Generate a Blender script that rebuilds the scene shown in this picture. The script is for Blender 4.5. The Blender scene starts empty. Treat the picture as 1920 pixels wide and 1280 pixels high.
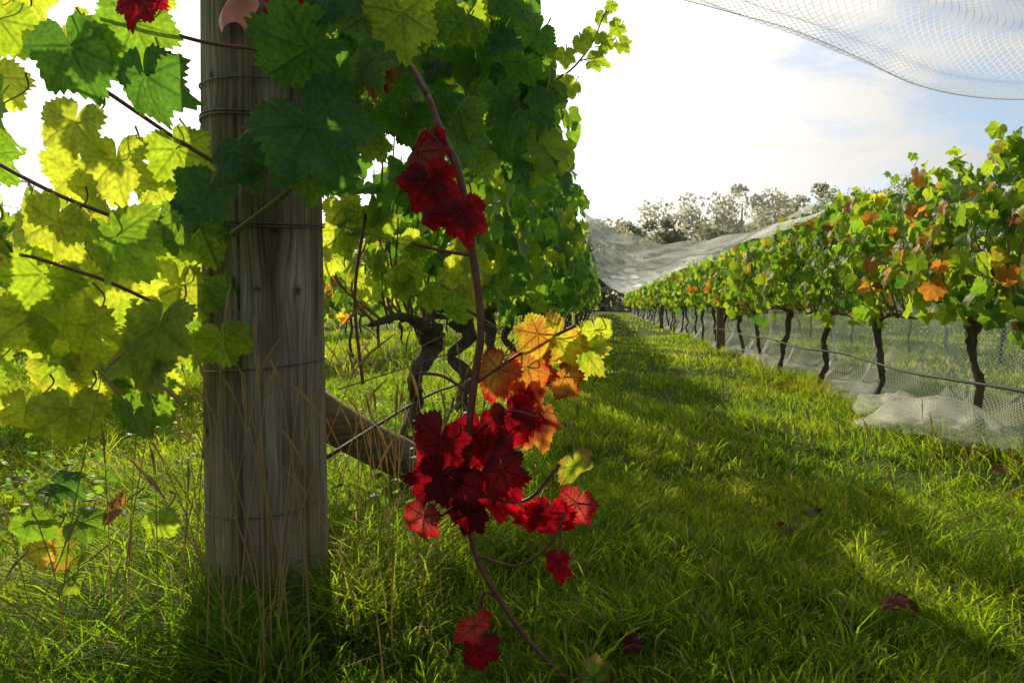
import bpy, math, numpy as np
from mathutils import Vector
R = np.random.RandomState(7)
scene = bpy.context.scene
SA, SE = math.radians(24), math.radians(28)
SUN = np.array([-math.sin(SA)*math.cos(SE), math.cos(SA)*math.cos(SE), math.sin(SE)])

# ---------------------------------------------------------------- helpers
def new_mat(name):
    m = bpy.data.materials.new(name); m.use_nodes = True
    nt = m.node_tree; nt.nodes.clear()
    return m, nt, nt.nodes, nt.links
def empty(name, loc=(0,0,0)):
    o = bpy.data.objects.new(name, None); scene.collection.objects.link(o); o.location = loc
    return o
def make_obj(name, V, F, mat, col=None, tcol=None, parent=None, smooth=True, uv=None, vec=None):
    V = np.asarray(V, np.float32); F = np.asarray(F, np.int32)
    me = bpy.data.meshes.new(name)
    me.vertices.add(len(V)); me.vertices.foreach_set('co', V.ravel())
    me.loops.add(F.size); me.loops.foreach_set('vertex_index', F.ravel())
    me.polygons.add(len(F)); me.polygons.foreach_set('loop_start', np.arange(0, F.size, F.shape[1], dtype=np.int32))
    me.update(calc_edges=True)
    if smooth: me.polygons.foreach_set('use_smooth', np.ones(len(F), bool))
    def ca(n, c):
        a = me.attributes.new(n, 'FLOAT_COLOR', 'POINT')
        c = np.concatenate([np.asarray(c, np.float32), np.ones((len(V),1), np.float32)], 1)
        a.data.foreach_set('color', c.ravel())
    if col is not None: ca('col', col)
    if tcol is not None: ca('tcol', tcol)
    if vec is not None:
        a = me.attributes.new('gr', 'FLOAT_VECTOR', 'POINT'); a.data.foreach_set('vector', np.asarray(vec, np.float32).ravel())
    me.materials.append(mat); me.update()
    o = bpy.data.objects.new(name, me); scene.collection.objects.link(o)
    if parent: o.parent = parent
    return o
class Acc:
    def __init__(s): s.V=[]; s.F=[]; s.C=[]; s.T=[]; s.n=0
    def add(s, V, F, C=None, T=None):
        s.V.append(V); s.F.append(F+s.n); s.n += len(V)
        if C is not None: s.C.append(C); s.T.append(T)
    def obj(s, name, mat, parent=None, smooth=True):
        return make_obj(name, np.concatenate(s.V), np.concatenate(s.F), mat,
            np.concatenate(s.C) if s.C else None, np.concatenate(s.T) if s.T else None, parent, smooth)
def unit(v): return v/np.maximum(np.linalg.norm(v, axis=-1, keepdims=True), 1e-9)
def snoise(p, s=1.0, seed=0):
    r = np.random.RandomState(seed+100); out = 0
    for k in range(5):
        d = r.normal(size=3)*s*(1+.5*k); out = out + np.sin(p@d + r.rand()*6.28)/(1+.4*k)
    return out/2.2
# channels carved through the near canopy along sun rays, to light the hanging cane
GAPS=[((-.07,1.27,.63),.12),((-.19,1.27,.47),.08),((-.24,1.27,.36),.09),((-.07,1.27,.30),.06),((-.12,1.27,.55),.07)]
def in_gap(pos):
    pos=np.atleast_2d(pos); g=np.zeros(len(pos),bool)
    for o,r_ in GAPS:
        d=pos-np.array(o); al=d@SUN; pe=np.linalg.norm(d-al[:,None]*SUN,axis=1)
        g|=(al>.15)&(al<6)&(pe<r_+.02*al)
    return g

# ---------------------------------------------------------------- leaf templates
AK = np.radians([0,14,27,40,53,66,80,94,108,124,142,158,170,180])
def leaf_template(nang, nrad, seed, teeth=True):
    r = np.random.RandomState(seed)
    RK = np.array([1,.86,.72,.82,.93,.78,.66,.74,.80,.68,.62,.56,.42,.06])
    th = np.linspace(-math.pi, math.pi, nang, endpoint=False)
    jl = 1+r.uniform(-.08,.08,14); jr = 1+r.uniform(-.08,.08,14); jl[0]=jr[0]
    rad = np.where(th>=0, np.interp(np.abs(th), AK, RK*jl), np.interp(np.abs(th), AK, RK*jr))
    if teeth:
        ph = np.abs(th)*(36/6.2832)*1.0 + .15*np.sin(th*3+seed)
        fr = ph-np.floor(ph); tri = 1-np.abs(2*fr-1)
        rad = rad*(1+.13*(tri-.5)*np.clip((math.pi-np.abs(th))*3,0,1))
    rr = np.linspace(0,1,nrad+1)[1:]**.85
    P = np.array([[0,0]]+[[rho*a*math.sin(t), rho*a*math.cos(t)] for rho in rr for a,t in zip(rad,th)])
    rn = np.concatenate([[0], np.repeat(rr, nang)])
    F=[]
    for j in range(nang):
        F.append((0,1+(j+1)%nang,1+j))
    for k in range(nrad-1):
        a=1+k*nang; b=a+nang
        for j in range(nang):
            j2=(j+1)%nang
            F.append((a+j,a+j2,b+j2)); F.append((a+j,b+j2,b+j))
    vm = np.zeros(len(P)); pm = np.full(len(P), 9.); second=np.zeros(len(P))
    best = np.full(len(P), -9.)
    for ad,L in ((0,1),(52,.93),(-52,.93),(106,.8),(-106,.8)):
        d = np.array([math.sin(math.radians(ad)), math.cos(math.radians(ad))])
        al = P@d; pe = np.abs(P[:,0]*d[1]-P[:,1]*d[0])
        ok = (al>0)&(al<L)
        w = .012+.018*(1-al/L)
        m = np.where(ok, np.clip(1.5-pe/w,0,1), 0); vm=np.maximum(vm,m)
        ang = al/np.maximum(np.linalg.norm(P,axis=1),1e-6)
        q = (al-pe*.75)*6.5; f = np.abs(q-np.round(q))/6.5
        s = np.where(ok&(al-pe*.75>.08), np.clip(1.5-f/.011,0,1), 0)
        upd = ang>best
        second = np.where(upd, s, second); pm=np.where(upd, np.minimum(pe,f*.8+.02), pm); best=np.maximum(best,ang)
    vm = np.maximum(vm, second*.7)
    x,y = P[:,0],P[:,1]; rl=np.hypot(x,y); t=np.arctan2(x,y)
    z = r.uniform(.10,.50)*np.abs(x)*r.choice([1,1,-.5]) - r.uniform(.08,.50)*rl**2
    z += .13*rl**2*np.sin(3*t+r.rand()*6)+.09*rl**3*np.sin(7*t+r.rand()*6)
    z += .05*(1-np.exp(-pm/.05))
    z += -.3*np.clip(y-.4,0,1)**2*r.uniform(0,1.8)
    return np.stack([x,y,z],1), np.array(F), vm, rn
HERO=[leaf_template(150,14,s) for s in range(10)]
MID=[leaf_template(40,3,20+s) for s in range(6)]
LOW=[leaf_template(13,1,40+s,False) for s in range(5)]

PAL = { # reflect , transmit
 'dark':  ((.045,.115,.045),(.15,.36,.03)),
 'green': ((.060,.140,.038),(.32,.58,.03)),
 'lime':  ((.095,.165,.030),(.56,.78,.035)),
 'yellow':((.28,.23,.045),(.95,.82,.06)),
 'orange':((.32,.13,.03),(.92,.38,.05)),
 'red':   ((.15,.008,.014),(.72,.008,.022)),
 'pink':  ((.30,.07,.055),(.75,.10,.07)),
 'maroon':((.060,.007,.012),(.26,.004,.012)),
 'brown': ((.16,.08,.035),(.5,.25,.06)),
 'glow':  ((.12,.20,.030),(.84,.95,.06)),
}
NAMES=list(PAL); C0=np.array([PAL[k][0] for k in NAMES]); T0=np.array([PAL[k][1] for k in NAMES])
def frames(tip, nrm):
    tip=unit(tip); nrm=unit(nrm-(nrm*tip).sum(-1,keepdims=True)*tip)
    X=np.cross(tip,nrm); return np.stack([X,tip,nrm],-1)
def place(acc, T, pos, M, size, c, t, c2=None, t2=None, veinmul=None, rs=R):
    V0,F0,vm,rn = T
    N=len(pos)
    if N==0: return
    V = np.einsum('nij,vj->nvi', M, V0)*size[:,None,None]+pos[:,None,:]
    ci = rs.uniform(.72,1.28,(N,1)); c=c*ci; t=t*rs.uniform(.8,1.1,(N,1))
    if c2 is None: c2=c; t2=t
    ph=rs.rand(N,1)*6.28
    mot = np.sin(V0[None,:,0]*7+ph)*np.cos(V0[None,:,1]*6+ph*2)*.25+np.sin(V0[None,:,0]*17+V0[None,:,1]*13+ph)*.12
    m = np.clip((rn[None,:]-.45)*1.6+mot,0,1)[...,None]
    C=c[:,None]*(1-m)+c2[:,None]*m; TT=t[:,None]*(1-m)+t2[:,None]*m
    C=C*(1+.4*mot[...,None]); TT=TT*(1+.35*mot[...,None])
    v=vm[None,:,None]
    if veinmul is None: veinmul=np.tile([[2.2,2.0,1.8]],(N,1))
    C=C*(1+(veinmul[:,None]-1)*v); TT=TT*(1+(np.minimum(veinmul,1.0)[:,None]*.5-1)*v*.85)
    nv=len(V0)
    F=(F0[None]+np.arange(N)[:,None,None]*nv).reshape(-1,3)
    acc.add(V.reshape(-1,3),F,np.clip(C,0,.9).reshape(-1,3),np.clip(TT,0,.98).reshape(-1,3))
def scatter(acc, LOD, pos, tip, nrm, size, pal, jitter=True, rs=R):
    var = rs.randint(0,len(LOD),len(pos)); M=frames(tip,nrm)
    c=C0[pal]; t=T0[pal]
    c = c*rs.uniform(.8,1.2,c.shape)
    for k in range(len(LOD)):
        s=var==k
        place(acc,LOD[k],pos[s],M[s],size[s],c[s],t[s],rs=rs)

# ---------------------------------------------------------------- tubes
def tube(acc, pts, rad, nseg=8, bump=0.0, sub=6, seed=0, c=None, t=None):
    pts=np.array(pts,float); n=len(pts); rad=np.array(rad,float)*np.ones(n)
    P=[];Q=[]
    pp=np.vstack([2*pts[0]-pts[1],pts,2*pts[-1]-pts[-2]])
    for i in range(n-1):
        p0,p1,p2,p3=pp[i:i+4]
        for k in range(sub):
            u=k/sub
            P.append(.5*((2*p1)+(-p0+p2)*u+(2*p0-5*p1+4*p2-p3)*u*u+(-p0+3*p1-3*p2+p3)*u**3)); Q.append(rad[i]*(1-u)+rad[i+1]*u)
    P.append(pts[-1]);Q.append(rad[-1]); P=np.array(P);Q=np.array(Q)
    d=unit(np.gradient(P,axis=0)); a=np.array([1.,0.13,.07]) if abs(d[0,0])<.8 else np.array([0,.1,1.])
    U=unit(np.cross(d,a)); W=np.cross(d,U); th=np.linspace(0,2*math.pi,nseg,endpoint=False)
    rs=np.random.RandomState(seed)
    rr=Q[:,None]*np.ones(nseg)
    if bump>0:
        tw=np.linspace(0,5,len(P))[:,None]
        rr=rr*(1+bump*(np.sin(th*3+rs.rand()*6+tw)*.5+np.sin(th*5+rs.rand()*6-tw)*.35+rs.normal(0,.3,(len(P),nseg))+rs.normal(0,.35,(len(P),1))))
    V=P[:,None]+rr[...,None]*(np.cos(th)[None,:,None]*U[:,None]+np.sin(th)[None,:,None]*W[:,None])
    V=V.reshape(-1,3); F=[]
    for i in range(len(P)-1):
        for j in range(nseg):
            a0=i*nseg+j;b0=i*nseg+(j+1)%nseg
            F.append((a0,b0,b0+nseg));F.append((a0,b0+nseg,a0+nseg))
    V=np.vstack([V,P[0],P[-1]]); e=len(V)-2; L=(len(P)-1)*nseg
    for j in range(nseg):
        F.append((e,(j+1)%nseg,j)); F.append((e+1,L+j,L+(j+1)%nseg))
    if c is not None: acc.add(V,np.array(F),np.tile([c],(len(V),1)),np.tile([t or c],(len(V),1)))
    else: acc.add(V,np.array(F))

# ---------------------------------------------------------------- materials
def leaf_material(name, fac=.58, rough=.45, spec=.35, bump=True):
    m,nt,N,L=new_mat(name)
    a=N.new('ShaderNodeAttribute'); a.attribute_name='col'
    b=N.new('ShaderNodeAttribute'); b.attribute_name='tcol'
    p=N.new('ShaderNodeBsdfPrincipled'); p.inputs['Roughness'].default_value=rough; p.inputs['Specular IOR Level'].default_value=spec
    t=N.new('ShaderNodeBsdfTranslucent'); mx=N.new('ShaderNodeMixShader'); mx.inputs[0].default_value=fac
    o=N.new('ShaderNodeOutputMaterial')
    if bump:
        tc=N.new('ShaderNodeTexCoord'); no=N.new('ShaderNodeTexNoise'); no.inputs['Scale'].default_value=110; no.inputs['Detail'].default_value=3
        L.new(tc.outputs['Object'],no.inputs['Vector'])
        mr=N.new('ShaderNodeMapRange'); mr.inputs[1].default_value=.25; mr.inputs[2].default_value=.75; mr.inputs[3].default_value=.65; mr.inputs[4].default_value=1.28
        L.new(no.outputs['Fac'],mr.inputs[0])
        for src,dst in ((a,p.inputs['Base Color']),(b,t.inputs['Color'])):
            v=N.new('ShaderNodeVectorMath'); v.operation='SCALE'; L.new(src.outputs['Color'],v.inputs[0]); L.new(mr.outputs[0],v.inputs['Scale']); L.new(v.outputs[0],dst)
        bp=N.new('ShaderNodeBump'); bp.inputs['Strength'].default_value=.4; bp.inputs['Distance'].default_value=.004
        L.new(no.outputs['Fac'],bp.inputs['Height']); L.new(bp.outputs[0],p.inputs['Normal'])
    else:
        L.new(a.outputs['Color'],p.inputs['Base Color']); L.new(b.outputs['Color'],t.inputs['Color'])
    L.new(p.outputs[0],mx.inputs[1]);L.new(t.outputs[0],mx.inputs[2]);L.new(mx.outputs[0],o.inputs[0])
    return m
M_LEAF=leaf_material('vine_leaf'); M_LEAF2=leaf_material('vine_leaf_far',.58,.5,.35,False)
M_GRASS=leaf_material('grass_blade',.55,.6,.12,False); M_TREE=leaf_material('tree_leaf',.5,.8,.1,False)
def simple_mat(name,c1,c2,scale=(20,20,20),rough=.8,bump=.4,dist=.01,metal=0,detail=6):
    m,nt,N,L=new_mat(name)
    tc=N.new('ShaderNodeTexCoord'); mp=N.new('ShaderNodeMapping'); mp.inputs['Scale'].default_value=scale
    no=N.new('ShaderNodeTexNoise'); no.inputs['Scale'].default_value=1; no.inputs['Detail'].default_value=detail; no.inputs['Roughness'].default_value=.65
    cr=N.new('ShaderNodeValToRGB'); cr.color_ramp.elements[0].position=.32; cr.color_ramp.elements[1].position=.68
    cr.color_ramp.elements[0].color=(*c1,1); cr.color_ramp.elements[1].color=(*c2,1)
    p=N.new('ShaderNodeBsdfPrincipled'); p.inputs['Roughness'].default_value=rough; p.inputs['Metallic'].default_value=metal
    o=N.new('ShaderNodeOutputMaterial'); b=N.new('ShaderNodeBump'); b.inputs['Strength'].default_value=bump; b.inputs['Distance'].default_value=dist
    L.new(tc.outputs['Object'],mp.inputs[0]);L.new(mp.outputs[0],no.inputs['Vector']);L.new(no.outputs['Fac'],cr.inputs[0]);L.new(cr.outputs[0],p.inputs['Base Color'])
    L.new(no.outputs['Fac'],b.inputs['Height']);L.new(b.outputs[0],p.inputs['Normal']);L.new(p.outputs[0],o.inputs[0])
    return m
M_BARK=simple_mat('vine_bark',(.035,.026,.019),(.19,.14,.10),(90,90,14),.9,1.0,.012)
M_CANE=simple_mat('cane_bark',(.09,.022,.016),(.21,.07,.04),(60,60,60),.5,.3,.003)
M_CANEB=simple_mat('cane_brown',(.13,.055,.028),(.30,.15,.08),(60,60,60),.5,.3,.003)
M_CANEG=simple_mat('cane_green',(.13,.11,.03),(.22,.2,.06),(60,60,60),.5,.3,.003)
M_LOG=simple_mat('strut_wood',(.09,.06,.035),(.26,.18,.10),(12,12,60),.85,.6,.01)
M_WIRE=simple_mat('galvanised_wire',(.10,.10,.10),(.26,.26,.25),(50,50,50),.45,.1,.001,.7)
M_HOSE=simple_mat('hose_rubber',(.010,.010,.011),(.025,.025,.025),(30,30,30),.75,.1,.001)
M_TAG=simple_mat('tag_plastic',(.72,.22,.15),(.80,.32,.22),(30,30,30),.5,.1,.001)
M_TBARK=simple_mat('tree_bark',(.10,.085,.07),(.18,.15,.12),(4,4,1),.9,.5,.05)
M_CORD=simple_mat('net_cord',(.6,.6,.6),(.8,.8,.8),(40,40,40),.7,.1,.001)
M_STRAW=leaf_material('straw',.4,.6,.2,False)

def net_material(name, cov=.10, colr=.85, tfac=.6):
    m,nt,N,L=new_mat(name)
    at=N.new('ShaderNodeAttribute'); at.attribute_name='gr'
    sp=N.new('ShaderNodeSeparateXYZ'); L.new(at.outputs['Vector'],sp.inputs[0])
    def math_(op,a,b=None):
        n=N.new('ShaderNodeMath'); n.operation=op
        for i,v in enumerate((a,b)):
            if v is None: continue
            if isinstance(v,(int,float)): n.inputs[i].default_value=v
            else: L.new(v,n.inputs[i])
        return n.outputs[0]
    u=math_('ADD',sp.outputs[0],sp.outputs[1]); v=math_('SUBTRACT',sp.outputs[0],sp.outputs[1])
    fu=math_('ABSOLUTE',math_('SUBTRACT',math_('FRACT',u),.5)); fv=math_('ABSOLUTE',math_('SUBTRACT',math_('FRACT',v),.5))
    g=math_('MAXIMUM',math_('LESS_THAN',fu,cov/2),math_('LESS_THAN',fv,cov/2))
    a=math_('MAXIMUM',math_('MULTIPLY',g,.9),sp.outputs[2])
    d=N.new('ShaderNodeBsdfDiffuse'); d.inputs[0].default_value=(colr,colr,colr*.98,1)
    t=N.new('ShaderNodeBsdfTranslucent'); t.inputs[0].default_value=(colr,colr,colr*.97,1)
    mx=N.new('ShaderNodeMixShader'); mx.inputs[0].default_value=tfac; L.new(d.outputs[0],mx.inputs[1]);L.new(t.outputs[0],mx.inputs[2])
    tr=N.new('ShaderNodeBsdfTransparent'); m2=N.new('ShaderNodeMixShader'); L.new(a,m2.inputs[0]);L.new(tr.outputs[0],m2.inputs[1]);L.new(mx.outputs[0],m2.inputs[2])
    o=N.new('ShaderNodeOutputMaterial'); L.new(m2.outputs[0],o.inputs[0])
    return m
def sheet(name, f, nu, nv, mat, cell, parent=None, fold=None):
    U,Vv=np.meshgrid(np.linspace(0,1,nu),np.linspace(0,1,nv),indexing='ij')
    P=f(U,Vv)
    du=np.concatenate([np.zeros((1,nv)),np.cumsum(np.linalg.norm(np.diff(P,axis=0),axis=2),0)],0)
    dv=np.concatenate([np.zeros((nu,1)),np.cumsum(np.linalg.norm(np.diff(P,axis=1),axis=2),1)],1)
    fz=np.clip(fold(P,U,Vv),0,.95) if fold else 0*du
    g=np.stack([du/cell,dv/cell,fz],-1)
    i=np.arange(nu*nv).reshape(nu,nv)
    F=np.stack([i[:-1,:-1],i[1:,:-1],i[1:,1:],i[:-1,1:]],-1).reshape(-1,4)
    return make_obj(name,P.reshape(-1,3),F,mat,vec=g.reshape(-1,3),parent=parent)

# ---------------------------------------------------------------- ground
def gh(x,y):
    return .018*np.sin(x*2.1+y*.7)+.014*np.sin(x*.8-y*1.9+1)+.01*np.sin(x*5+y*4)
m,nt,N,L=new_mat('grassy_soil')
tc=N.new('ShaderNodeTexCoord')
n1=N.new('ShaderNodeTexNoise'); n1.inputs['Scale'].default_value=1.2; n1.inputs['Detail'].default_value=8
n2=N.new('ShaderNodeTexNoise'); n2.inputs['Scale'].default_value=40; n2.inputs['Detail'].default_value=6
L.new(tc.outputs['Object'],n1.inputs['Vector']);L.new(tc.outputs['Object'],n2.inputs['Vector'])
c1=N.new('ShaderNodeValToRGB'); c1.color_ramp.elements[0].position=.35;c1.color_ramp.elements[1].position=.65
c1.color_ramp.elements[0].color=(.040,.070,.008,1);c1.color_ramp.elements[1].color=(.085,.135,.014,1)
c2=N.new('ShaderNodeValToRGB'); c2.color_ramp.elements[0].position=.35;c2.color_ramp.elements[1].position=.62
c2.color_ramp.elements[0].color=(.4,.36,.3,1);c2.color_ramp.elements[1].color=(1.1,1.1,1.0,1)
mu=N.new('ShaderNodeMix'); mu.data_type='RGBA'; mu.blend_type='MULTIPLY'; mu.inputs['Factor'].default_value=1
L.new(n1.outputs['Fac'],c1.inputs[0]);L.new(n2.outputs['Fac'],c2.inputs[0]);L.new(c1.outputs[0],mu.inputs['A']);L.new(c2.outputs[0],mu.inputs['B'])
p=N.new('ShaderNodeBsdfPrincipled');p.inputs['Roughness'].default_value=.95;p.inputs['Specular IOR Level'].default_value=.1
b=N.new('ShaderNodeBump');b.inputs['Strength'].default_value=.8;b.inputs['Distance'].default_value=.03
L.new(n2.outputs['Fac'],b.inputs['Height']);L.new(b.outputs[0],p.inputs['Normal']);L.new(mu.outputs['Result'],p.inputs['Base Color'])
o=N.new('ShaderNodeOutputMaterial');L.new(p.outputs[0],o.inputs[0]); M_GROUND=m
xs=np.concatenate([[-600,-200,-60,-25],np.linspace(-12,12,121),[25,60,200,600]])
ys=np.concatenate([[-200,-40,-10],np.linspace(-3,30,150),[45,80,150,400,900]])
X,Y=np.meshgrid(xs,ys,indexing='ij'); Z=np.where((np.abs(X)<13)&(Y>-4)&(Y<31),gh(X,Y),0)
i=np.arange(X.size).reshape(X.shape)
make_obj('ground',np.stack([X,Y,Z],-1).reshape(-1,3),np.stack([i[:-1,:-1],i[1:,:-1],i[1:,1:],i[:-1,1:]],-1).reshape(-1,4),M_GROUND)

# ---------------------------------------------------------------- grass
def blades(acc, x, y, h, w, lean, pal=None, dry=None):
    n=len(x); z=gh(x,y)-.01
    az=R.rand(n)*6.283; la=R.rand(n)*6.283
    cl=np.stack([snoise(np.stack([x,y,0*x],1),5,21),snoise(np.stack([x,y,0*x],1),5,22)],1)*.3
    ld=np.stack([np.cos(la),np.sin(la)],1)*(lean*R.uniform(.1,1.3,n))[:,None]+cl
    wd=np.stack([np.cos(az),np.sin(az)],1)
    K=[0,.38,.72,1.0]; W=[1,.9,.6,0]
    P=[]
    for k,wk in zip(K,W):
        cx=x+ld[:,0]*h*k**1.9; cy=y+ld[:,1]*h*k**1.9; cz=z+h*(k-.35*np.minimum(lean,1.2)*k**2.4)
        if wk>0:
            for sgn in(-1,1): P.append(np.stack([cx+sgn*wd[:,0]*w*wk/2,cy+sgn*wd[:,1]*w*wk/2,cz],1))
        else: P.append(np.stack([cx,cy,cz],1))
    V=np.stack(P,1)
    F0=np.array([(0,1,3),(0,3,2),(2,3,5),(2,5,4),(4,5,6)])
    F=(F0[None]+np.arange(n)[:,None,None]*7).reshape(-1,3)
    patch=np.clip(.5+.6*snoise(np.stack([x,y,0*x],1),2.2,3),0,1)[:,None]
    g=np.array([[.032,.085,.012]])*(1-patch)+np.array([[.062,.118,.012]])*patch
    t=np.array([[.42,.74,.02]])*(1-patch)+np.array([[.78,.94,.03]])*patch
    g=g*R.uniform(.6,1.35,(n,1)); t=t*R.uniform(.65,1.2,(n,1))
    dr=R.rand(n)<(.05 if dry is None else dry)
    g[dr]=[.30,.23,.10]; t[dr]=[.65,.50,.20]
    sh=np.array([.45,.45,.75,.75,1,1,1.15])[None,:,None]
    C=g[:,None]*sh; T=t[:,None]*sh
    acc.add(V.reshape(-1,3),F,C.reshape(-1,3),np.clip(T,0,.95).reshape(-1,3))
G=Acc()
def zone(n,y0,y1,xl,xr,h0,h1,w,lean,dry=None):
    y=np.sqrt(R.uniform(y0**2,y1**2,n)); x=R.uniform(xl,xr,n)*y
    den=snoise(np.stack([x,y,0*x],1),6,31); k=R.rand(n)<np.clip(.75+.5*den,.25,1); x=x[k];y=y[k];n=len(x)
    hn=.65+.8*np.clip(.5+.7*snoise(np.stack([x,y,0*x],1),5,5),0,1)
    row=np.exp(-((x+.9)/.4)**2)+np.exp(-((x-1.8)/.3)**2)+(x<-1.2)*.8
    h=R.uniform(h0,h1,n)*hn*(.92+.85*row)
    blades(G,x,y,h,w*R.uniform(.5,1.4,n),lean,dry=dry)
zone(95000,.75,2.6,-1.15,.95,.05,.12,.0036,.9)
zone(95000,2.6,6.5,-1.0,.75,.045,.105,.0050,.85)
zone(70000,6.5,15,-.95,.72,.045,.10,.010,.7)
zone(35000,15,45,-.9,.7,.05,.12,.028,.6)
tx=[];ty=[];th=[]
for k in range(340):
    if k<100:
        a=R.rand()*6.28; rr=.14+R.rand()*.28; cx=-.79+rr*math.cos(a); cy=1.6+rr*math.sin(a); hh=R.uniform(.15,.30)
    elif k<215:
        cy=R.uniform(1.0,4.5); cx=R.uniform(-1.15,-.3)*cy if k<175 else R.uniform(-1.3,-.4); hh=R.uniform(.14,.27)
    else:
        cy=R.uniform(1.0,3.4); cx=R.uniform(-.3,.65)*cy; hh=R.uniform(.10,.17)
    n=R.randint(30,75)
    tx.append(cx+R.normal(0,.03,n)); ty.append(cy+R.normal(0,.03,n)); th.append(hh*R.uniform(.5,1.15,n))
tx=np.concatenate(tx);ty=np.concatenate(ty);th=np.concatenate(th)
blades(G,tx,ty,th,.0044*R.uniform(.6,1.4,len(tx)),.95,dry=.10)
G.obj('grass',M_GRASS)
S=Acc()
for k in range(170):
    if k<105: x=R.uniform(-1.05,-.35); y=R.uniform(1.18,2.3); h=R.uniform(.28,.60)
    else: x=R.uniform(-1.6,1.8); y=R.uniform(1.2,4); h=R.uniform(.18,.34)
    if k<8: x=R.uniform(-.74,-.55);y=R.uniform(1.2,1.35);h=R.uniform(.5,.70)
    lx,ly=R.normal(0,.07,2); z=gh(x,y)
    pts=[(x,y,z),(x+lx*.3,y+ly*.3,z+h*.5),(x+lx,y+ly,z+h)]
    c=(.42,.31,.15);t=(.75,.56,.28)
    tube(S,pts,[.0015,.0012,.0009],4,sub=4,c=c,t=t)
    hl=.05+.04*R.rand(); dx=lx*.5
    tube(S,[pts[-1],(x+lx+dx*.4,y+ly*1.1,z+h+hl*.5),(x+lx+dx,y+ly*1.2,z+h+hl)],[.0012,.0030,.0006],5,.4,sub=4,c=c,t=t,seed=k)
S.obj('dry_grass_stalks',M_STRAW)

# ---------------------------------------------------------------- post
post=empty('wooden_post',(0,0,0))
PX,PY,PR=-.79,1.6,.124
ns,nr=220,260
th=np.linspace(0,2*math.pi,ns,endpoint=False); zz=np.linspace(-.05,1.72,nr)
TH,ZZ=np.meshgrid(th,zz,indexing='xy')
r=PR*(1.02-.03*(ZZ/1.7))+.0025*np.sin(TH*2+1)+.0015*np.sin(TH*5+ZZ*3)
for a0,dep,wid,ph in ((-math.pi/2+.0,.018,.022,0),(-math.pi/2-.55,.005,.017,1),(-math.pi/2+.75,.006,.016,2),(.3,.01,.02,3),(-math.pi/2+.35,.004,.014,4)):
    ac=a0+.02*np.sin(ZZ*4+ph)+.008*np.sin(ZZ*17+ph)
    d=np.angle(np.exp(1j*(TH-ac)))
    r=r-dep*np.exp(-(d/wid)**2)*np.clip(.6+.8*np.sin(ZZ*2.1+ph+.6),0,1)
uo=np.angle(np.exp(1j*(TH+math.pi/2)))*PR
U2=uo.copy(); V2=ZZ.copy(); kn=np.zeros_like(U2)
for ku,kz,s in ((-.012,.745,1),(.125,.73,1.1),(.078,.865,1.2),(-.09,.42,.8),(.05,.33,.7),(-.06,1.2,1)):
    du=uo-ku; dz=ZZ-kz; e=np.exp(-((du/(.028*s))**2+(dz/(.075*s))**2))
    U2-=du*e*.85; kn+=np.exp(-((du/(.007*s))**2+(dz/(.010*s))**2))
r=r+.003*np.clip(kn,0,1)
V=np.stack([PX+r*np.cos(TH)+.012*(ZZ-.7)*-1,PY+r*np.sin(TH),ZZ],-1).reshape(-1,3)
V=np.vstack([V,[PX-.012,PY,1.725]]); i=np.arange(nr*ns).reshape(nr,ns); j=np.roll(i,-1,1)
F=np.concatenate([np.stack([i[:-1],j[:-1],j[1:]],-1).reshape(-1,3),np.stack([i[:-1],j[1:],i[1:]],-1).reshape(-1,3),np.stack([i[-1],j[-1],np.full(ns,nr*ns)],-1)])
vec=np.vstack([np.stack([U2,V2,np.clip(kn,0,1)],-1).reshape(-1,3),[0,1.7,0]])
m,nt,N,L=new_mat('weathered_wood')
at=N.new('ShaderNodeAttribute');at.attribute_name='gr'
mp=N.new('ShaderNodeMapping');mp.inputs['Scale'].default_value=(150,3.2,0);L.new(at.outputs['Vector'],mp.inputs[0])
no=N.new('ShaderNodeTexNoise');no.inputs['Scale'].default_value=1;no.inputs['Detail'].default_value=8;no.inputs['Roughness'].default_value=.7;L.new(mp.outputs[0],no.inputs['Vector'])
mp2=N.new('ShaderNodeMapping');mp2.inputs['Scale'].default_value=(16,2.,0);L.new(at.outputs['Vector'],mp2.inputs[0])
no2=N.new('ShaderNodeTexNoise');no2.inputs['Scale'].default_value=1;no2.inputs['Detail'].default_value=5;L.new(mp2.outputs[0],no2.inputs['Vector'])
cr=N.new('ShaderNodeValToRGB');e=cr.color_ramp.elements;e[0].position=.30;e[0].color=(.090,.070,.050,1);e[1].position=.70;e[1].color=(.60,.51,.39,1)
e2=cr.color_ramp.elements.new(.5);e2.color=(.34,.285,.215,1)
L.new(no.outputs['Fac'],cr.inputs[0])
cr2=N.new('ShaderNodeValToRGB');e=cr2.color_ramp.elements;e[0].position=.35;e[0].color=(.50,.40,.30,1);e[1].position=.65;e[1].color=(1.1,1.1,1.1,1);L.new(no2.outputs['Fac'],cr2.inputs[0])
mu=N.new('ShaderNodeMix');mu.data_type='RGBA';mu.blend_type='MULTIPLY';mu.inputs['Factor'].default_value=1;L.new(cr.outputs[0],mu.inputs['A']);L.new(cr2.outputs[0],mu.inputs['B'])
sp=N.new('ShaderNodeSeparateXYZ');L.new(at.outputs['Vector'],sp.inputs[0])
mk=N.new('ShaderNodeMix');mk.data_type='RGBA';L.new(sp.outputs[2],mk.inputs['Factor']);L.new(mu.outputs['Result'],mk.inputs['A']);mk.inputs['B'].default_value=(.03,.02,.014,1)
p=N.new('ShaderNodeBsdfPrincipled');p.inputs['Roughness'].default_value=.8;p.inputs['Specular IOR Level'].default_value=.3;L.new(mk.outputs['Result'],p.inputs['Base Color'])
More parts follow.
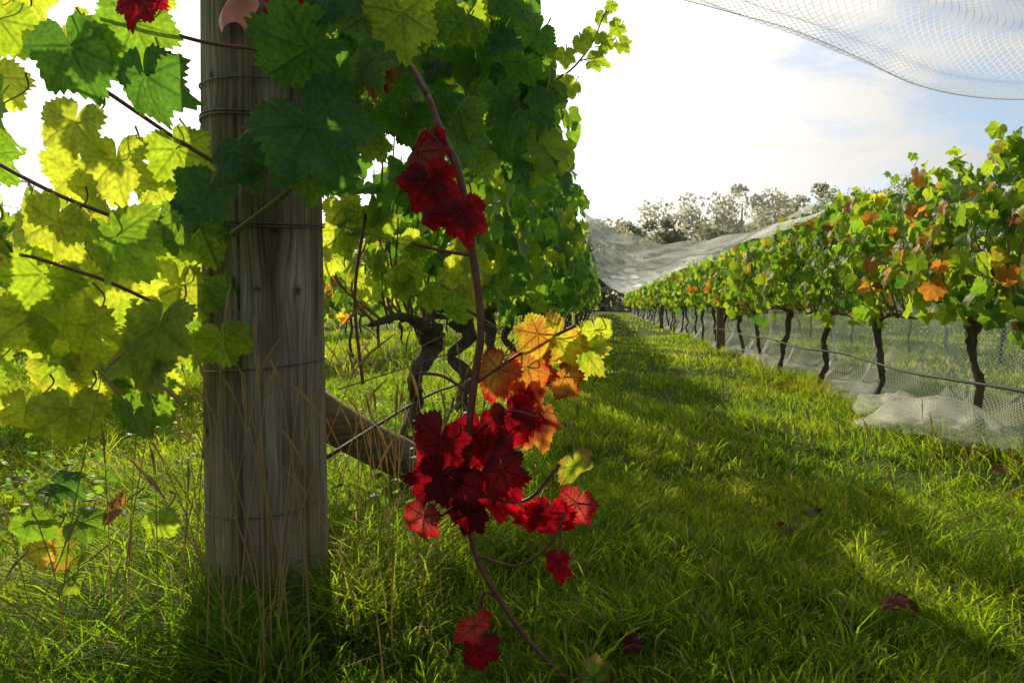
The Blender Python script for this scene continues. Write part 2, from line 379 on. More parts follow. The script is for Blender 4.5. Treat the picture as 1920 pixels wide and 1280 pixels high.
b=N.new('ShaderNodeBump');b.inputs['Strength'].default_value=.8;b.inputs['Distance'].default_value=.006;L.new(no.outputs['Fac'],b.inputs['Height']);L.new(b.outputs[0],p.inputs['Normal'])
o=N.new('ShaderNodeOutputMaterial');L.new(p.outputs[0],o.inputs[0])
make_obj('post_shaft',V,F,m,parent=post,vec=vec)
W=Acc()
for z0,tx_,ty_ in ((.25,.0,.05),(.562,.03,.02),(.885,-.02,.06),(1.105,-.02,-.03),(1.2,.02,.04)):
    for dz in (0,.007) if z0 in(.885,1.105) else (0,):
        pts=[(PX-.012*(z0-.7)+(PR+.005)*math.cos(a),PY+(PR+.005)*math.sin(a),z0+dz+tx_*.3*math.cos(a)+ty_*.25*math.sin(a)) for a in np.linspace(0,2*math.pi,40)]
        tube(W,pts,.0021,6,sub=1)
W.obj('wire_loops',M_WIRE,post)
A=Acc()
tube(A,[(-.80,1.455,1.365),(-.79,1.45,1.35)],.002,5)
A.obj('tag_tie',M_WIRE,post)
def tagf(U,Vv): return np.stack([-.815+.065*U+.02*Vv+.012*np.sin(Vv*6),1.450+.012*np.sin(U*7+Vv*3)-.02*Vv,1.38-(.07+.035*np.abs(U-.5)*2)*Vv-.02*U+.01*np.sin(Vv*4)],-1)
sheet('tag_ribbon',tagf,14,14,M_TAG,.1,post)
A=Acc(); tube(A,[(-.98,2.15,.42),(-.85,2.3,.27),(-.70,2.5,.12),(-.62,2.62,.04)],[.065,.068,.07,.068],24,.03,8)
A.obj('brace_log',M_LOG)

# ---------------------------------------------------------------- vine rows
def row(name, xc, y0, y1, half, zb, zt, dens, lmid, size, mix, seed, trunk_dx=0, first_trunk=None, spacing=1.1, gap=.0, wires=(.62,.95,1.25), tr=1.0, jit=.016, hot=None):
    par=empty(name)
    rs=np.random.RandomState(seed)
    edges=[(y0,lmid,MID,1.0,dens),(max(y0,lmid),14,LOW,1.1,dens*.8),(14,28,LOW,1.5,dens*.38),(28,y1,LOW,2.2,dens*.18)]
    acc=Acc()
    for a,b_,LOD,sm,dn in edges:
        b_=min(b_,y1)
        if b_<=a: continue
        n=int((b_-a)*dn); y=rs.uniform(a,b_,n)
        ph=rs.rand(n)*2*math.pi; rr=rs.rand(n)**.33
        cx,cz=np.cos(ph),np.sin(ph)
        k=1/np.maximum(np.abs(cx)**3+np.abs(cz)**3,1e-6)**(1/3.)
        ZB=zb(y)+.09*np.sin(y*3.1+seed)+.07*np.sin(y*7.3+seed*2); ZT=zt(y)+.10*np.sin(y*2.3+seed)+.09*np.sin(y*5.7+seed*3)+.06*np.sin(y*13)
        x=xc+half*cx*k*rr*(1+.22*np.sin(y*4+cz*3+seed)); z=(ZB+ZT)/2+(ZT-ZB)/2*cz*k*rr
        pos=np.stack([x,y,z],1)
        keep=snoise(pos,3.2,seed)>-.75+gap
        keep&=~((z<ZB+.25)&(rs.rand(n)<.35))
        keep&=~in_gap(pos)
        out=np.stack([cx*1.1,rs.normal(-.25,.5,n),.3+.5*cz],1)+rs.normal(0,.5,(n,3))
        tip=np.stack([rs.normal(0,.45,n)+.3*cx,rs.normal(0,.45,n),-1+.3*rs.normal(0,1,n)],1)
        sz=size*sm*rs.uniform(.55,1.25,n)
        pal=rs.choice(len(NAMES),n,p=[mix.get(k2,0) for k2 in NAMES])
        oran=snoise(pos,1.6,seed+9)
        if mix.get('orange',0)>0:
            pal=np.where((oran>.85)&(rs.rand(n)<.5),rs.choice([3,4,8],n,p=[.35,.5,.15]),pal)
        if hot is not None:
            dd=np.min([np.linalg.norm((pos-np.array(h_[:3]))/h_[3],axis=1) for h_ in hot],axis=0)
            pal=np.where((dd<1)&(rs.rand(n)<.5),rs.choice([3,4,8],n,p=[.2,.65,.15]),pal)
        scatter(acc,LOD,pos[keep],tip[keep],out[keep],sz[keep],pal[keep],rs=rs)
    for q in range(int((min(y1,16)-y0)*2.2)):
        y=rs.uniform(y0,min(y1,16)); x=xc+rs.normal(0,half*.5); h=rs.uniform(.08,.20); n=8
        t_=np.linspace(.0,1,n); lx,ly=rs.normal(0,.10,2); zt0=zt(np.array([y]))[0]-.06
        pos=np.stack([x+lx*t_**2+rs.normal(0,.015,n),y+ly*t_+rs.normal(0,.015,n),zt0+h*t_],1)
        scatter(acc,MID if y<lmid else LOW,pos,rs.normal(0,.6,(n,3))+[0,0,-.4],rs.normal(0,.6,(n,3))+[0,-.6,.3],size*np.linspace(.9,.5,n),rs.choice([1,2],n),rs=rs)
    acc.obj('foliage',M_LEAF2,par)
    tk=Acc(); cn=Acc()
    yt=first_trunk if first_trunk else y0+.3; q=0
    while yt<min(y1,45):
        q+=1; near=yt<9
        x=xc+trunk_dx+rs.normal(0,.03); zc=.62+rs.normal(0,.02)
        j=rs.normal(0,jit,10); ln=rs.normal(0,.035)
        pts=[(x+.02-ln,yt-.01,-.04),(x+j[0]-ln*.6,yt+j[1],.09),(x+j[2]-ln*.2,yt+j[3],.20),(x+j[4],yt+j[5],.31),(x+j[6]+ln*.3,yt+j[7],.41),(x+j[8]+ln*.7,yt+j[9],.52),(x+ln,yt+.02,zc)]
        b0=rs.uniform(.018,.024)*tr
        tube(tk,pts,[b0*1.6,b0*1.1,b0*.9,b0*1.05,b0*.9,b0*1.2,b0*1.7],16 if near else 6,.34 if near else 0,5 if near else 2,seed=q+seed)
        for sg in(-1,1):
            tube(tk,[pts[-1],(x,yt+sg*.2,zc+.05),(x,yt+sg*.55,zc+.03)],[b0*.9,b0*.55,b0*.3],10 if near else 5,.2 if near else 0,5 if near else 2,seed=q+9)
        if near:
            for s in range(18):
                yy=yt+rs.uniform(-.5,.5); dx=rs.normal(0,.14); h=rs.uniform(.35,.75)
                tube(cn,[(x,yy,zc+.03),(x+dx*.6-.05,yy+rs.normal(0,.06),zc+h*.4),(x+dx,yy+rs.normal(0,.1),zc+h)],[.0055,.004,.0025],6,sub=5)
        yt+=spacing*rs.uniform(.92,1.08)
    tk.obj('trunks',M_BARK,par)
    if cn.n: cn.obj('canes',M_CANEB,par)
    w=Acc()
    for zz_ in wires:
        tube(w,[(xc,y0-.3 if y0>2 else 1.6,zz_),(xc,min(y1,50),zz_)],.0018,5,sub=1)
    w.obj('trellis_wires',M_WIRE,par)
    return par
one=lambda v:(lambda y:v+0*y)
sst=lambda a,b,y:np.clip((y-a)/(b-a),0,1)
MIXL={'dark':.36,'green':.40,'lime':.22,'yellow':.02}
row('grapevine_row',-.62,1.85,48,.40,lambda y:.92-.22*sst(2.4,4,y),lambda y:1.98-.18*sst(2.2,3.4,y)-.2*sst(5,7.5,y),430,6,.080,MIXL,1,trunk_dx=-.15,first_trunk=2.72,wires=(.50,.885,1.105),tr=1.4,jit=.03)
MIXR={'dark':.12,'green':.34,'lime':.45,'yellow':.05,'orange':.02,'brown':.02}
row('grapevine_row',1.80,2.55,48,.28,one(.66),one(1.36),420,6,.064,MIXR,2,first_trunk=3.35,gap=.26,hot=[(1.6,3.5,1.0,.22),(1.6,3.1,.80,.12),(1.6,4.3,.85,.10)])
MIXB={'dark':.12,'green':.35,'lime':.40,'yellow':.08,'orange':.03,'brown':.02}
row('grapevine_row',-3.35,2.2,40,.35,one(.60),one(1.32),230,2.3,.080,MIXB,3,gap=.2)
row('grapevine_row',-5.9,4,40,.35,one(.60),one(1.32),120,4,.10,MIXB,4)
row('grapevine_row',4.4,4,40,.35,one(.60),one(1.36),120,4,.10,MIXB,5)
row('grapevine_row',-8.4,5,40,.35,one(.60),one(1.32),90,5,.12,MIXB,6)
A=Acc(); tube(A,[(1.72,10,-.05),(1.72,10,.7),(1.72,10,1.35)],[.055,.055,.052],12,.03,3); A.obj('trellis_post',M_LOG)
A=Acc(); tube(A,[(1.72,20,-.05),(1.72,20,.7),(1.72,20,1.35)],[.055,.055,.052],10,.03,3); A.obj('trellis_post',M_LOG)
A=Acc(); ysn=np.arange(1.6,45,.55); tube(A,[(1.70+.01*math.sin(y*3),y,.335+.012*math.sin(y*2.9)) for y in ysn],.0075,8,sub=3); A.obj('drip_irrigation_hose',M_HOSE)
A=Acc(); ysn=np.arange(1.75,30,.6); tube(A,[(-.74+.01*math.sin(y*3),y,.30+.02*math.sin(y*2.9)) for y in ysn],.006,8,sub=3); A.obj('drip_irrigation_hose',M_HOSE)

# ---------------------------------------------------------------- hero vine
vine=empty('grapevine')
H=Acc(); ST=Acc(); SG=Acc()
rs=np.random.RandomState(5)
def leaf(x,z,L,roll,pal,y=1.3,pal2=None,tilt=(0,0),var=None,stem=True,face=-1,up=.25):
    a=math.radians(roll)
    tip=np.array([[math.sin(a),rs.normal(0,.26)+tilt[0],-math.cos(a)]])
    if up>1: tip=np.array([[math.sin(a),math.cos(a),.1]])
    nr=np.array([[rs.normal(0,.42)+tilt[1],face,up+rs.normal(0,.35)]])
    M=frames(tip,nr); i=NAMES.index(pal); j=NAMES.index(pal2 or pal)
    T=HERO[rs.randint(10) if var is None else var]
    redd=pal in('red','maroon','pink','orange')
    vmul=np.array([[.30,.45,.6]]) if redd else np.array([[2.6,2.2,2.0]])
    if pal=='maroon': vmul=np.array([[3.0,1.5,1.5]])
    if pal in('yellow','orange'): vmul=np.array([[.55,1.0,.6]])
    place(H,T,np.array([[x,y,z]]),M,np.array([L]),C0[[i]],T0[[i]],C0[[j]],T0[[j]],vmul,rs=rs)
    if stem:
        t=unit(tip)[0]
        p0=np.array([x,y,z]); p2=p0-t*L*.65+np.array([0,.05,.02]); p1=(p0+p2)/2+np.array([0,.035,.01])
        tube(ST if redd else SG,[p0,p1,p2],[.0016,.0016,.002],6,sub=4)
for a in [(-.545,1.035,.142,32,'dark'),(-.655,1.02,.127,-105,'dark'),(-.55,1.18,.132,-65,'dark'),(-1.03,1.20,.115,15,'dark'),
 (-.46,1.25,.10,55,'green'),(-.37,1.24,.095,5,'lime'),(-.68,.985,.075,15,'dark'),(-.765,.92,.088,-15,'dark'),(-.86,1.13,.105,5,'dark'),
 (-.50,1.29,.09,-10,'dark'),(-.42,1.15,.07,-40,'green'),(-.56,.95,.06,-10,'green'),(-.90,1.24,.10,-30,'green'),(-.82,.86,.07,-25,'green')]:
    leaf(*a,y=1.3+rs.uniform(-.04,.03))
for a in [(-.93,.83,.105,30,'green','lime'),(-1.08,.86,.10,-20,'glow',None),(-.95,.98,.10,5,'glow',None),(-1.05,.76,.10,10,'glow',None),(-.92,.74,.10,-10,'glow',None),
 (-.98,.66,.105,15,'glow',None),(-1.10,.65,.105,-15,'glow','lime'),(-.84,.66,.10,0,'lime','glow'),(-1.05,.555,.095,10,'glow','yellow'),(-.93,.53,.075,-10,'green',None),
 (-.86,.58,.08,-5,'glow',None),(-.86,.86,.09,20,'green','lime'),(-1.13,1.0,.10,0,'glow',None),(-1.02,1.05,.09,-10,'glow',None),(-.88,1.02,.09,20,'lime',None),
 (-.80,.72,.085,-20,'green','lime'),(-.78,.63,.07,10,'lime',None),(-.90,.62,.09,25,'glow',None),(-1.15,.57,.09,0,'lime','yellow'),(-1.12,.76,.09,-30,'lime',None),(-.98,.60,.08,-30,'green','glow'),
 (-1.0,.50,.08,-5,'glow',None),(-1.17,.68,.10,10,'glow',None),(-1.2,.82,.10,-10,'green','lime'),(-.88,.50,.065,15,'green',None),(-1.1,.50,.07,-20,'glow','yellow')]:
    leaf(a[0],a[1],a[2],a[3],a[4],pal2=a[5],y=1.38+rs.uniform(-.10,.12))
for k in range(80):
    x=rs.uniform(-1.85,-.82); z=rs.uniform(.52,1.55); y=rs.uniform(1.4,2.0)
    if abs(x/y+.77)<.09 and abs((z-.7)/y-.28)<.07: continue
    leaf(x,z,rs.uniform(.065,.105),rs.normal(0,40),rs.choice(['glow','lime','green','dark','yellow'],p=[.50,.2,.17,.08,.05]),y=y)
for k in range(80):
    x=rs.uniform(-.60,-.14); z=rs.uniform(.98,1.5); y=rs.uniform(1.5,2.15)
    if z<1.1 and x>-.25: continue
    if in_gap([x,y,z])[0]: continue
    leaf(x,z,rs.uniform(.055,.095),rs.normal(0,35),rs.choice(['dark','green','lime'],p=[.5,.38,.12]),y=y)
for k in range(18):
    x=rs.uniform(-.98,-.30); z=rs.uniform(1.2,1.5); y=rs.uniform(1.3,1.6)
    if abs(x/y+.55)<.07: continue
    leaf(x,z,rs.uniform(.07,.10),rs.normal(0,40),rs.choice(['dark','green','lime'],p=[.45,.35,.2]),y=y)
for k in range(60):
    x=rs.uniform(-.9,-.42); z=rs.uniform(.68,1.02); y=rs.uniform(1.9,2.7)
    if in_gap([x,y,z])[0]: continue
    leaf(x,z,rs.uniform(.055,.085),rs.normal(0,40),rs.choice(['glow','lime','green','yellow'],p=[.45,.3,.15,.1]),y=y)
red=[(-.325,1.015,.050,10,'red',None),(-.345,.985,.066,-12,'pink','red'),(-.315,.925,.080,15,'maroon','red'),(-.245,.865,.066,5,'maroon','red'),(-.305,.86,.035,-10,'red',None),(-.42,1.13,.05,-20,'maroon','brown'),
 (-.20,.575,.066,-32,'orange','red'),(-.145,.580,.066,18,'orange','red'),(-.085,.635,.072,-35,'yellow','orange'),(-.04,.615,.072,-15,'lime','yellow'),(-.015,.65,.045,10,'glow',None),(-.12,.645,.055,-50,'orange','yellow'),(-.075,.56,.05,35,'orange','maroon'),
 (-.295,.455,.085,-18,'maroon',None),(-.235,.465,.066,5,'red','maroon'),(-.175,.490,.068,20,'maroon','red'),(-.13,.475,.060,30,'maroon','orange'),(-.215,.350,.095,8,'maroon','red'),(-.325,.315,.052,-12,'pink','red'),(-.26,.375,.066,-30,'red','maroon'),(-.18,.40,.06,20,'red','maroon'),
 (-.10,.305,.066,-5,'maroon','red'),(-.05,.315,.055,-22,'pink','red'),(-.08,.235,.040,0,'red',None),(-.055,.395,.052,10,'lime','brown'),(-.23,.125,.046,0,'pink','red'),(-.225,.075,.046,5,'red','maroon'),(-.02,.03,.045,60,'lime','brown'),(-.13,.30,.042,-60,'red',None),
 (-.86,1.265,.06,-20,'red',None),(-.61,1.285,.055,10,'maroon','red'),(-.30,.39,.065,-40,'maroon',None),(-.20,.45,.055,-50,'maroon','red'),(-.15,.53,.05,-10,'maroon','orange'),(-.27,.31,.045,30,'maroon',None),(-.26,.43,.06,40,'red','maroon'),(-.32,.40,.05,-60,'maroon','red'),(-.24,.32,.05,-20,'maroon',None)]
for a in red: leaf(a[0],a[1],a[2],a[3],a[4],pal2=a[5],y=1.27+rs.uniform(-.05,.055))
for a in [(-1.09,.34,.05,80,'dark',None),(-1.04,.23,.055,-30,'lime','orange'),(-.90,.26,.045,20,'lime',None),(-1.11,.22,.05,-10,'yellow','orange'),(-1.0,.28,.05,70,'green',None),(-.95,.30,.045,-70,'brown','orange'),(-1.07,.29,.05,30,'green',None),(-.98,.20,.05,-60,'lime',None)]:
    leaf(a[0],a[1],a[2],a[3],a[4],pal2=a[5],y=1.3+rs.uniform(-.05,.12),up=.9)
cane=Acc()
tube(cane,[(-.345,1.35,1.11),(-.31,1.31,1.03),(-.27,1.29,.94),(-.245,1.285,.80),(-.228,1.28,.66),(-.24,1.28,.56),(-.25,1.275,.46),(-.255,1.28,.34),(-.24,1.28,.235),(-.195,1.28,.15),(-.13,1.28,.06),(-.02,1.25,-.03)],
     [.0075,.0075,.0080,.0075,.0072,.0078,.0060,.0055,.0050,.0050,.0045,.004],10,.06,6)
for pts,r_ in [([(-.228,1.28,.665),(-.2,1.28,.655),(-.255,1.28,.69)],.003),([(-.245,1.28,.53),(-.30,1.28,.565),(-.35,1.28,.57)],.003),([(-.24,1.28,.79),(-.30,1.29,.80),(-.36,1.30,.815)],.0035),
   ([(-.24,1.28,.55),(-.15,1.28,.61),(-.05,1.28,.66)],.003),([(-.25,1.28,.45),(-.18,1.27,.5),(-.12,1.27,.49)],.003),([(-.255,1.28,.35),(-.15,1.28,.33),(-.08,1.28,.40)],.0032),([(-.24,1.28,.23),(-.16,1.28,.21),(-.10,1.28,.25),(-.07,1.28,.31)],.0028),([(-.195,1.28,.15),(-.22,1.28,.16),(-.23,1.28,.13)],.0028),([(-.255,1.28,.34),(-.31,1.28,.30),(-.33,1.28,.31)],.0025),
   ([(-.345,1.35,1.11),(-.42,1.45,1.22),(-.55,1.7,1.30)],.0065),([(-.30,1.30,1.0),(-.34,1.30,1.03),(-.36,1.29,.99)],.0025)]:
    tube(cane,pts,r_,7,sub=6)
for pts,r_ in [([(-1.2,1.45,1.25),(-1.0,1.42,1.12),(-.85,1.42,1.02),(-.75,1.46,.96)],.0045),([(-1.3,1.4,1.02),(-1.1,1.38,.92),(-.95,1.4,.86)],.004),([(-1.0,1.4,1.3),(-.8,1.35,1.22),(-.6,1.33,1.19)],.004),([(-1.15,1.35,.80),(-1.0,1.36,.75),(-.9,1.38,.70)],.0035),
   ([(-.66,1.9,.95),(-.69,1.9,.72),(-.66,1.88,.48)],.0045)]:
    tube(cane,pts,r_,8,.05,6)
tube(SG,[(-.75,1.38,.84),(-.67,1.35,.885),(-.60,1.32,.93),(-.54,1.3,1.03)],.0055,8,sub=6)
cane.obj('canes',M_CANE,vine); ST.obj('red_leaf_stalks',M_CANE,vine)
pts=[(-.25,2.2,1.38),(-.12,2.2,1.44),(-.04,2.2,1.53),(-.0,2.2,1.62),(.02,2.2,1.66)]
tube(SG,pts,[.004,.003,.003,.002,.001],6); tube(SG,[(-.08,2.2,1.48),(.0,2.2,1.51),(.05,2.2,1.57)],.002,6)
for x,z,L in [(-.18,1.42,.06),(-.10,1.40,.05),(-.12,1.50,.045),(-.03,1.48,.05),(.0,1.53,.045),(.05,1.58,.04),(-.05,1.58,.045),(0,1.64,.04),(.03,1.68,.03),(-.14,1.36,.05),(.06,1.54,.04),(-.07,1.53,.045)]:
    leaf(x,z,L,rs.normal(0,50),'lime',y=2.2+rs.uniform(-.05,.05))
SG.obj('green_stalks',M_CANEG,vine); H.obj('leaves',M_LEAF,vine)
H=Acc();ST=Acc();SG=Acc()
for x,y,L,p in [(.62,1.45,.040,'red'),(.66,1.47,.035,'maroon'),(.66,2.15,.035,'maroon'),(.53,1.98,.03,'red'),(-1.02,1.28,.04,'maroon'),(.05,1.3,.03,'maroon'),(1.6,2.75,.05,'brown'),(1.75,2.9,.05,'brown'),(1.66,3.0,.04,'orange')]:
    leaf(x,float(gh(x,y))+.06,L,rs.uniform(0,360),p,y=y,stem=False,up=1.6)
H.obj('fallen_leaves',M_LEAF)
A=Acc(); n=2200
cl=np.stack([R.uniform(-2.9,-.45,90),R.uniform(1.7,4.2,90)],1); ci=R.randint(0,90,n)
x=cl[ci,0]+R.normal(0,.07,n);y=cl[ci,1]+R.normal(0,.07,n)
pos=np.stack([x,y,gh(x,y)+R.uniform(.04,.24,n)],1)
scatter(A,LOW,pos,np.stack([R.normal(0,1,n),R.normal(0,1,n),R.uniform(-.3,.6,n)],1),np.stack([R.normal(0,.9,n),R.normal(0,.9,n),np.ones(n)],1),R.uniform(.008,.018,n),R.choice([0,1,2],n,p=[.4,.5,.1]))
A.obj('weeds',M_LEAF2)

# ---------------------------------------------------------------- netting
netp=empty('bird_netting')
N1=net_material('net_mesh',.15,.85,.5); N2=net_material('net_far',.16,.97,.95); N3=net_material('net_side',.26,.88,.6); N4=net_material('net_bundle',.17,.85,.6)
hx=np.array([-.6,.20,.63,.98,1.34,1.85,2.8]);hz=np.array([2.5,2.06,1.88,1.765,1.69,1.65,1.62])
def over(U,Vv):
    x=-.6+3.4*U; z=np.interp(x,hx,hz)
    q=Vv
    y=3.0-2.6*q+.05*np.sin(x*5)
    fold=.035*np.sin(q*60+x*3)*np.exp(-q*4)+.05*np.sin(q*24+x*2)
    return np.stack([x+.1*q,y,z+.10*q+.25*q*q*(2.6-x)*.4+fold],-1)
def overf(P,U,Vv):
    return .40*np.exp(-Vv/.012)+.40*np.clip(snoise(P*[.8,7,7],1.5,4)-.40,0,1)
sheet('overhead_net',over,120,240,N1,.032,netp,overf)
A=Acc(); tube(A,[(x,3.0+.05*math.sin(x*5),float(np.interp(x,hx,hz))+.035*math.sin(x*3)+.05*math.sin(x*2)) for x in np.linspace(-.6,2.8,30)],.0018,5,sub=2); A.obj('net_hem_cord',M_CORD,netp)
def over2(U,Vv):
    x=.1+1.8*U; z=np.interp(x,hx,hz)
    return np.stack([x,3.0+5*Vv,z*(1-Vv)+(1.5+.25*(1-U))*Vv-.25*np.sin(Vv*math.pi)*(1-U*.8)+.02*np.sin(Vv*30+x*4)+.25*np.sin(Vv*3.14)],-1)
sheet('overhead_net_rear',over2,40,80,net_material('net_fine',.06),.03,netp,lambda P,U,V:.25*np.clip(snoise(P*[.6,2,6],1.5,14)-.6,0,1))
def far(U,Vv):
    x=-.35+2.15*U
    yf=9.-4.4*U; y=yf+(46-yf)*Vv**1.6
    dy=y-yf
    hem=.95+.10*U+.48*U**2.2
    plat=2.75-1.2*U**.8-.30*np.sin(U*math.pi)
    k=1-np.exp(-dy/2.2)
    z=hem*(1-k)+plat*k+.05*np.sin(dy*2.2+U*5)+.03*np.sin(dy*5+U*9)+.03*np.sin(U*26+dy)
    z=z-.12*np.sin(dy*.9)**2
    return np.stack([x,y,z],-1)
def farf(P,U,Vv):
    q=snoise(P*[1.0,.9,5.],1.7,8); q2=snoise(P*[2.5,.5,9.],2.2,12)
    yf=9.-4.4*U
    return .04+.65*np.clip(q-.30,0,1)+.6*np.clip(q2-.45,0,1)+.6*np.exp(-(P[...,1]-yf)/.10)
sheet('lane_net',far,150,420,N2,.03,netp,farf)
def side(U,Vv):
    y=2.3+43*U; z=.74*(1-Vv)
    x=2.02+.06*np.sin(y*2.3)*Vv+.04*np.sin(y*6+Vv*3)+.02*np.sin(y*19)-.26*Vv**4
    return np.stack([x,y,z+.02+.03*np.sin(y*4)*(1-Vv)],-1)
sheet('side_net',side,900,26,N3,.024,netp,lambda P,U,V:.10+.55*np.clip(snoise(P*[2,3.,2.],2.0,5)-.25,0,1)+.4*np.exp(-(1-V)/.08))
def bun(U,Vv):
    y=3.0+1.3*U; a=Vv*math.pi
    rr=(.05+.03*np.sin(U*17+Vv*9)+.02*np.sin(U*41+Vv*23))*(.4+np.sin(U*math.pi))
    return np.stack([1.82-.22*np.sin(U*math.pi)-rr*np.cos(a)*2.0,y+.03*np.sin(Vv*30),.05+rr*np.sin(a)*(1.6+.4*np.sin(U*9))],-1)
bf=lambda P,U,V:.05+.45*np.clip(snoise(P*9,1.6,6)-.1,0,1)
sheet('gathered_net',bun,120,80,N4,.018,netp,bf)
def bun2(U,Vv):
    y=3.9+6*U; a=Vv*math.pi
    rr=.05+.025*np.sin(U*27+Vv*9)+.02*np.sin(U*61+Vv*23)
    return np.stack([1.88-rr*np.cos(a)*1.6,y,.05+rr*np.sin(a)],-1)
sheet('gathered_net_tail',bun2,240,30,N4,.018,netp,bf)

# ---------------------------------------------------------------- distant trees
TR=Acc(); TB=Acc(); rt=np.random.RandomState(11)
CT=np.array([(.20,.23,.17),(.26,.27,.19),(.30,.29,.20)]); TT_=np.array([(.55,.58,.40),(.66,.66,.45),(.70,.66,.48)])  # crown colours paled to imitate distance haze
spec=[(0,74,10.5,3.2),(-4,78,10,3.5),(3,80,10.5,3),(6.3,70,11.6,2.4),(8.5,84,11,3),(11.5,70,12.4,3.6),(14.5,72,13.6,3.8),(17.5,70,12.6,3.3),(20.5,76,13.6,3.6),(24,74,14,4),(28,76,14.8,4.3),(32,74,14.6,4),(36,78,15,4.2),(41,80,15,4.5),(46,80,14,4.5),(-9,80,9,3.5),(-14,76,9.5,4),(-20,78,9,4),(-27,80,9.5,4.5),(-34,80,9,4.5),(-42,82,9,4.5),(-50,84,9,5),(52,84,14,5),(13,88,13,5),(2,92,11.5,5),(22,90,14,5),(18,86,13,4),(9,90,11,4),(26,86,14,4)]
for x,y,h,r_ in spec:
    tube(TB,[(x,y,-.2),(x+.1,y,h*.3),(x+.2,y,h*.8)],[.3,.22,.08],7,.05,3)
    for l in range(5):
        a=rt.rand()*6.28; tube(TB,[(x,y,h*.3+l*.6),(x+math.cos(a)*r_*.6,y+math.sin(a)*r_*.6,h*.55+l*.5)],[.12,.04],5,0,2)
    nc=26
    d=unit(rt.normal(size=(nc,3)))*rt.rand(nc,1)**.4
    cc=np.array([x,y,h*.58])+d*np.array([r_*1.1,r_,h*.40])
    for c in cc:
        n=110; q=unit(rt.normal(size=(n,3)))*(rt.rand(n,1)**.4)*rt.uniform(.7,1.7)
        pos=c+q*[1.2,1.2,.85]
        pi=rt.choice(3,n,p=[.5,.35,.15]); M=frames(rt.normal(size=(n,3)),rt.normal(size=(n,3)))
        place(TR,LOW[rt.randint(5)],pos,M,rt.uniform(.12,.28,n),CT[pi],TT_[pi],rs=rt)
    n=260; pos=np.stack([x+rt.normal(0,3,n),y+rt.normal(0,1,n),rt.rand(n)**1.5*5],1); pi=rt.choice(3,n)
    place(TR,LOW[0],pos,frames(rt.normal(size=(n,3)),rt.normal(size=(n,3))),rt.uniform(.3,.6,n),CT[pi],TT_[pi],rs=rt)
tp=empty('tree_line'); TR.obj('crowns',M_TREE,tp); TB.obj('tree_trunks',M_TBARK,tp)

# ---------------------------------------------------------------- world / sun / camera
w=bpy.data.worlds.new('World'); scene.world=w; w.use_nodes=True
nt=w.node_tree; N=nt.nodes; L=nt.links; N.clear()
sky=N.new('ShaderNodeTexSky'); sky.sky_type='NISHITA'; sky.sun_disc=False; sky.sun_elevation=SE; sky.sun_rotation=-SA; sky.dust_density=1.0; sky.ozone_density=1.5
tc=N.new('ShaderNodeTexCoord'); nv=N.new('ShaderNodeVectorMath'); nv.operation='NORMALIZE'; L.new(tc.outputs['Generated'],nv.inputs[0])
dt=N.new('ShaderNodeVectorMath'); dt.operation='DOT_PRODUCT'; L.new(nv.outputs[0],dt.inputs[0]); dt.inputs[1].default_value=tuple(SUN)
mx=N.new('ShaderNodeMath'); mx.operation='MAXIMUM'; mx.inputs[1].default_value=0; L.new(dt.outputs['Value'],mx.inputs[0])
pw=N.new('ShaderNodeMath'); pw.operation='POWER'; pw.inputs[1].default_value=2.6; L.new(mx.outputs[0],pw.inputs[0])
p8=N.new('ShaderNodeMath'); p8.operation='POWER'; p8.inputs[1].default_value=6; L.new(mx.outputs[0],p8.inputs[0])
ma=N.new('ShaderNodeMath'); ma.operation='MULTIPLY_ADD'; ma.inputs[1].default_value=16; ma.inputs[2].default_value=2.8; L.new(pw.outputs[0],ma.inputs[0])
mp=N.new('ShaderNodeMapping'); mp.inputs['Scale'].default_value=(1.8,1.8,5.0); mp.inputs['Location'].default_value=(.9,0,.2); L.new(nv.outputs[0],mp.inputs[0])
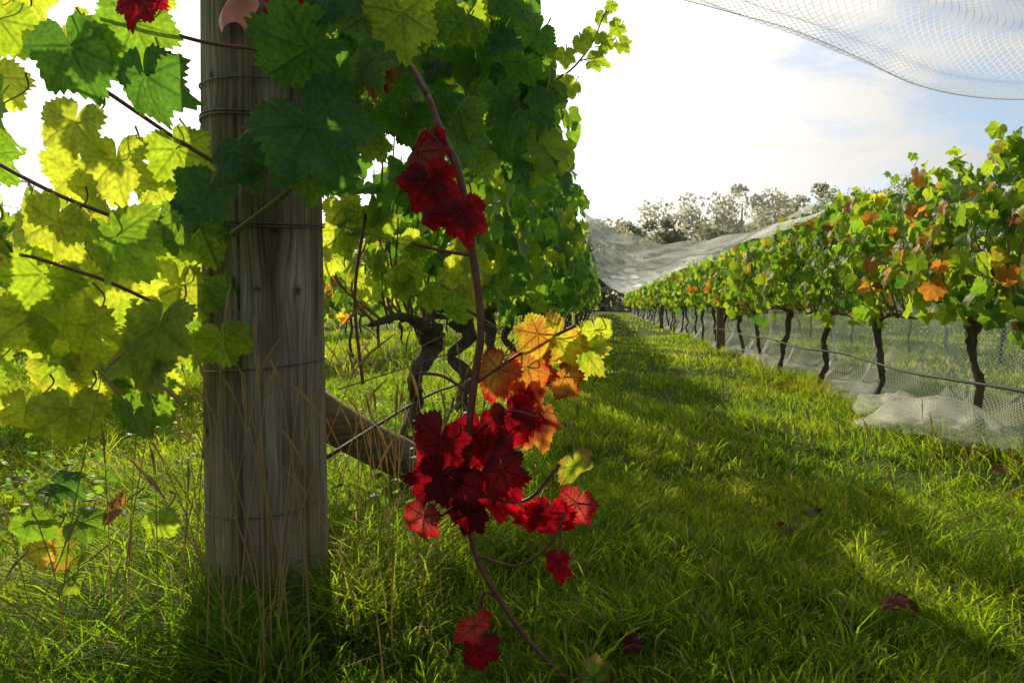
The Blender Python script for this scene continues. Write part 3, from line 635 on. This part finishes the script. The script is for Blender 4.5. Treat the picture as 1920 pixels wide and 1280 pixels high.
no=N.new('ShaderNodeTexNoise'); no.inputs['Scale'].default_value=2.4; no.inputs['Detail'].default_value=8; no.inputs['Roughness'].default_value=.55; L.new(mp.outputs[0],no.inputs['Vector'])
mr=N.new('ShaderNodeMapRange'); mr.inputs[1].default_value=.38; mr.inputs[2].default_value=.56; mr.inputs[3].default_value=.12; mr.inputs[4].default_value=.95; L.new(no.outputs['Fac'],mr.inputs[0])
ad=N.new('ShaderNodeMath'); ad.operation='MULTIPLY_ADD'; ad.inputs[1].default_value=1.4; ad.use_clamp=True; L.new(p8.outputs[0],ad.inputs[0]); L.new(mr.outputs[0],ad.inputs[2])
cc=N.new('ShaderNodeCombineColor')
for i_,k in enumerate((1.0,.98,.93)):
    q=N.new('ShaderNodeMath'); q.operation='MULTIPLY'; q.inputs[1].default_value=k; L.new(ma.outputs[0],q.inputs[0]); L.new(q.outputs[0],cc.inputs[i_])
sc=N.new('ShaderNodeVectorMath'); sc.operation='SCALE'; sc.inputs['Scale'].default_value=1.5; L.new(sky.outputs[0],sc.inputs[0])
mi=N.new('ShaderNodeMix'); mi.data_type='RGBA'; L.new(ad.outputs[0],mi.inputs['Factor']); L.new(sc.outputs[0],mi.inputs['A']); L.new(cc.outputs[0],mi.inputs['B'])
bg=N.new('ShaderNodeBackground'); bg.inputs[1].default_value=.1; L.new(mi.outputs['Result'],bg.inputs[0])
o=N.new('ShaderNodeOutputWorld'); L.new(bg.outputs[0],o.inputs[0])
sl=bpy.data.lights.new('sun','SUN'); sl.energy=5; sl.angle=math.radians(.5); sl.color=(1,.86,.58)
so=bpy.data.objects.new('sun',sl); scene.collection.objects.link(so)
so.rotation_euler=Vector(tuple(-SUN)).to_track_quat('-Z','Y').to_euler()
cam=bpy.data.cameras.new('camera'); co=bpy.data.objects.new('camera',cam); scene.collection.objects.link(co)
cam.lens=24; cam.sensor_width=36; co.location=(0,0,.7); co.rotation_euler=(math.radians(90),0,0)
cam.shift_x=-170/1920; cam.shift_y=-70/1920; cam.clip_end=3000; cam.clip_start=.05
scene.camera=co
scene.view_settings.view_transform='Standard'; scene.view_settings.look='None'; scene.view_settings.exposure=0
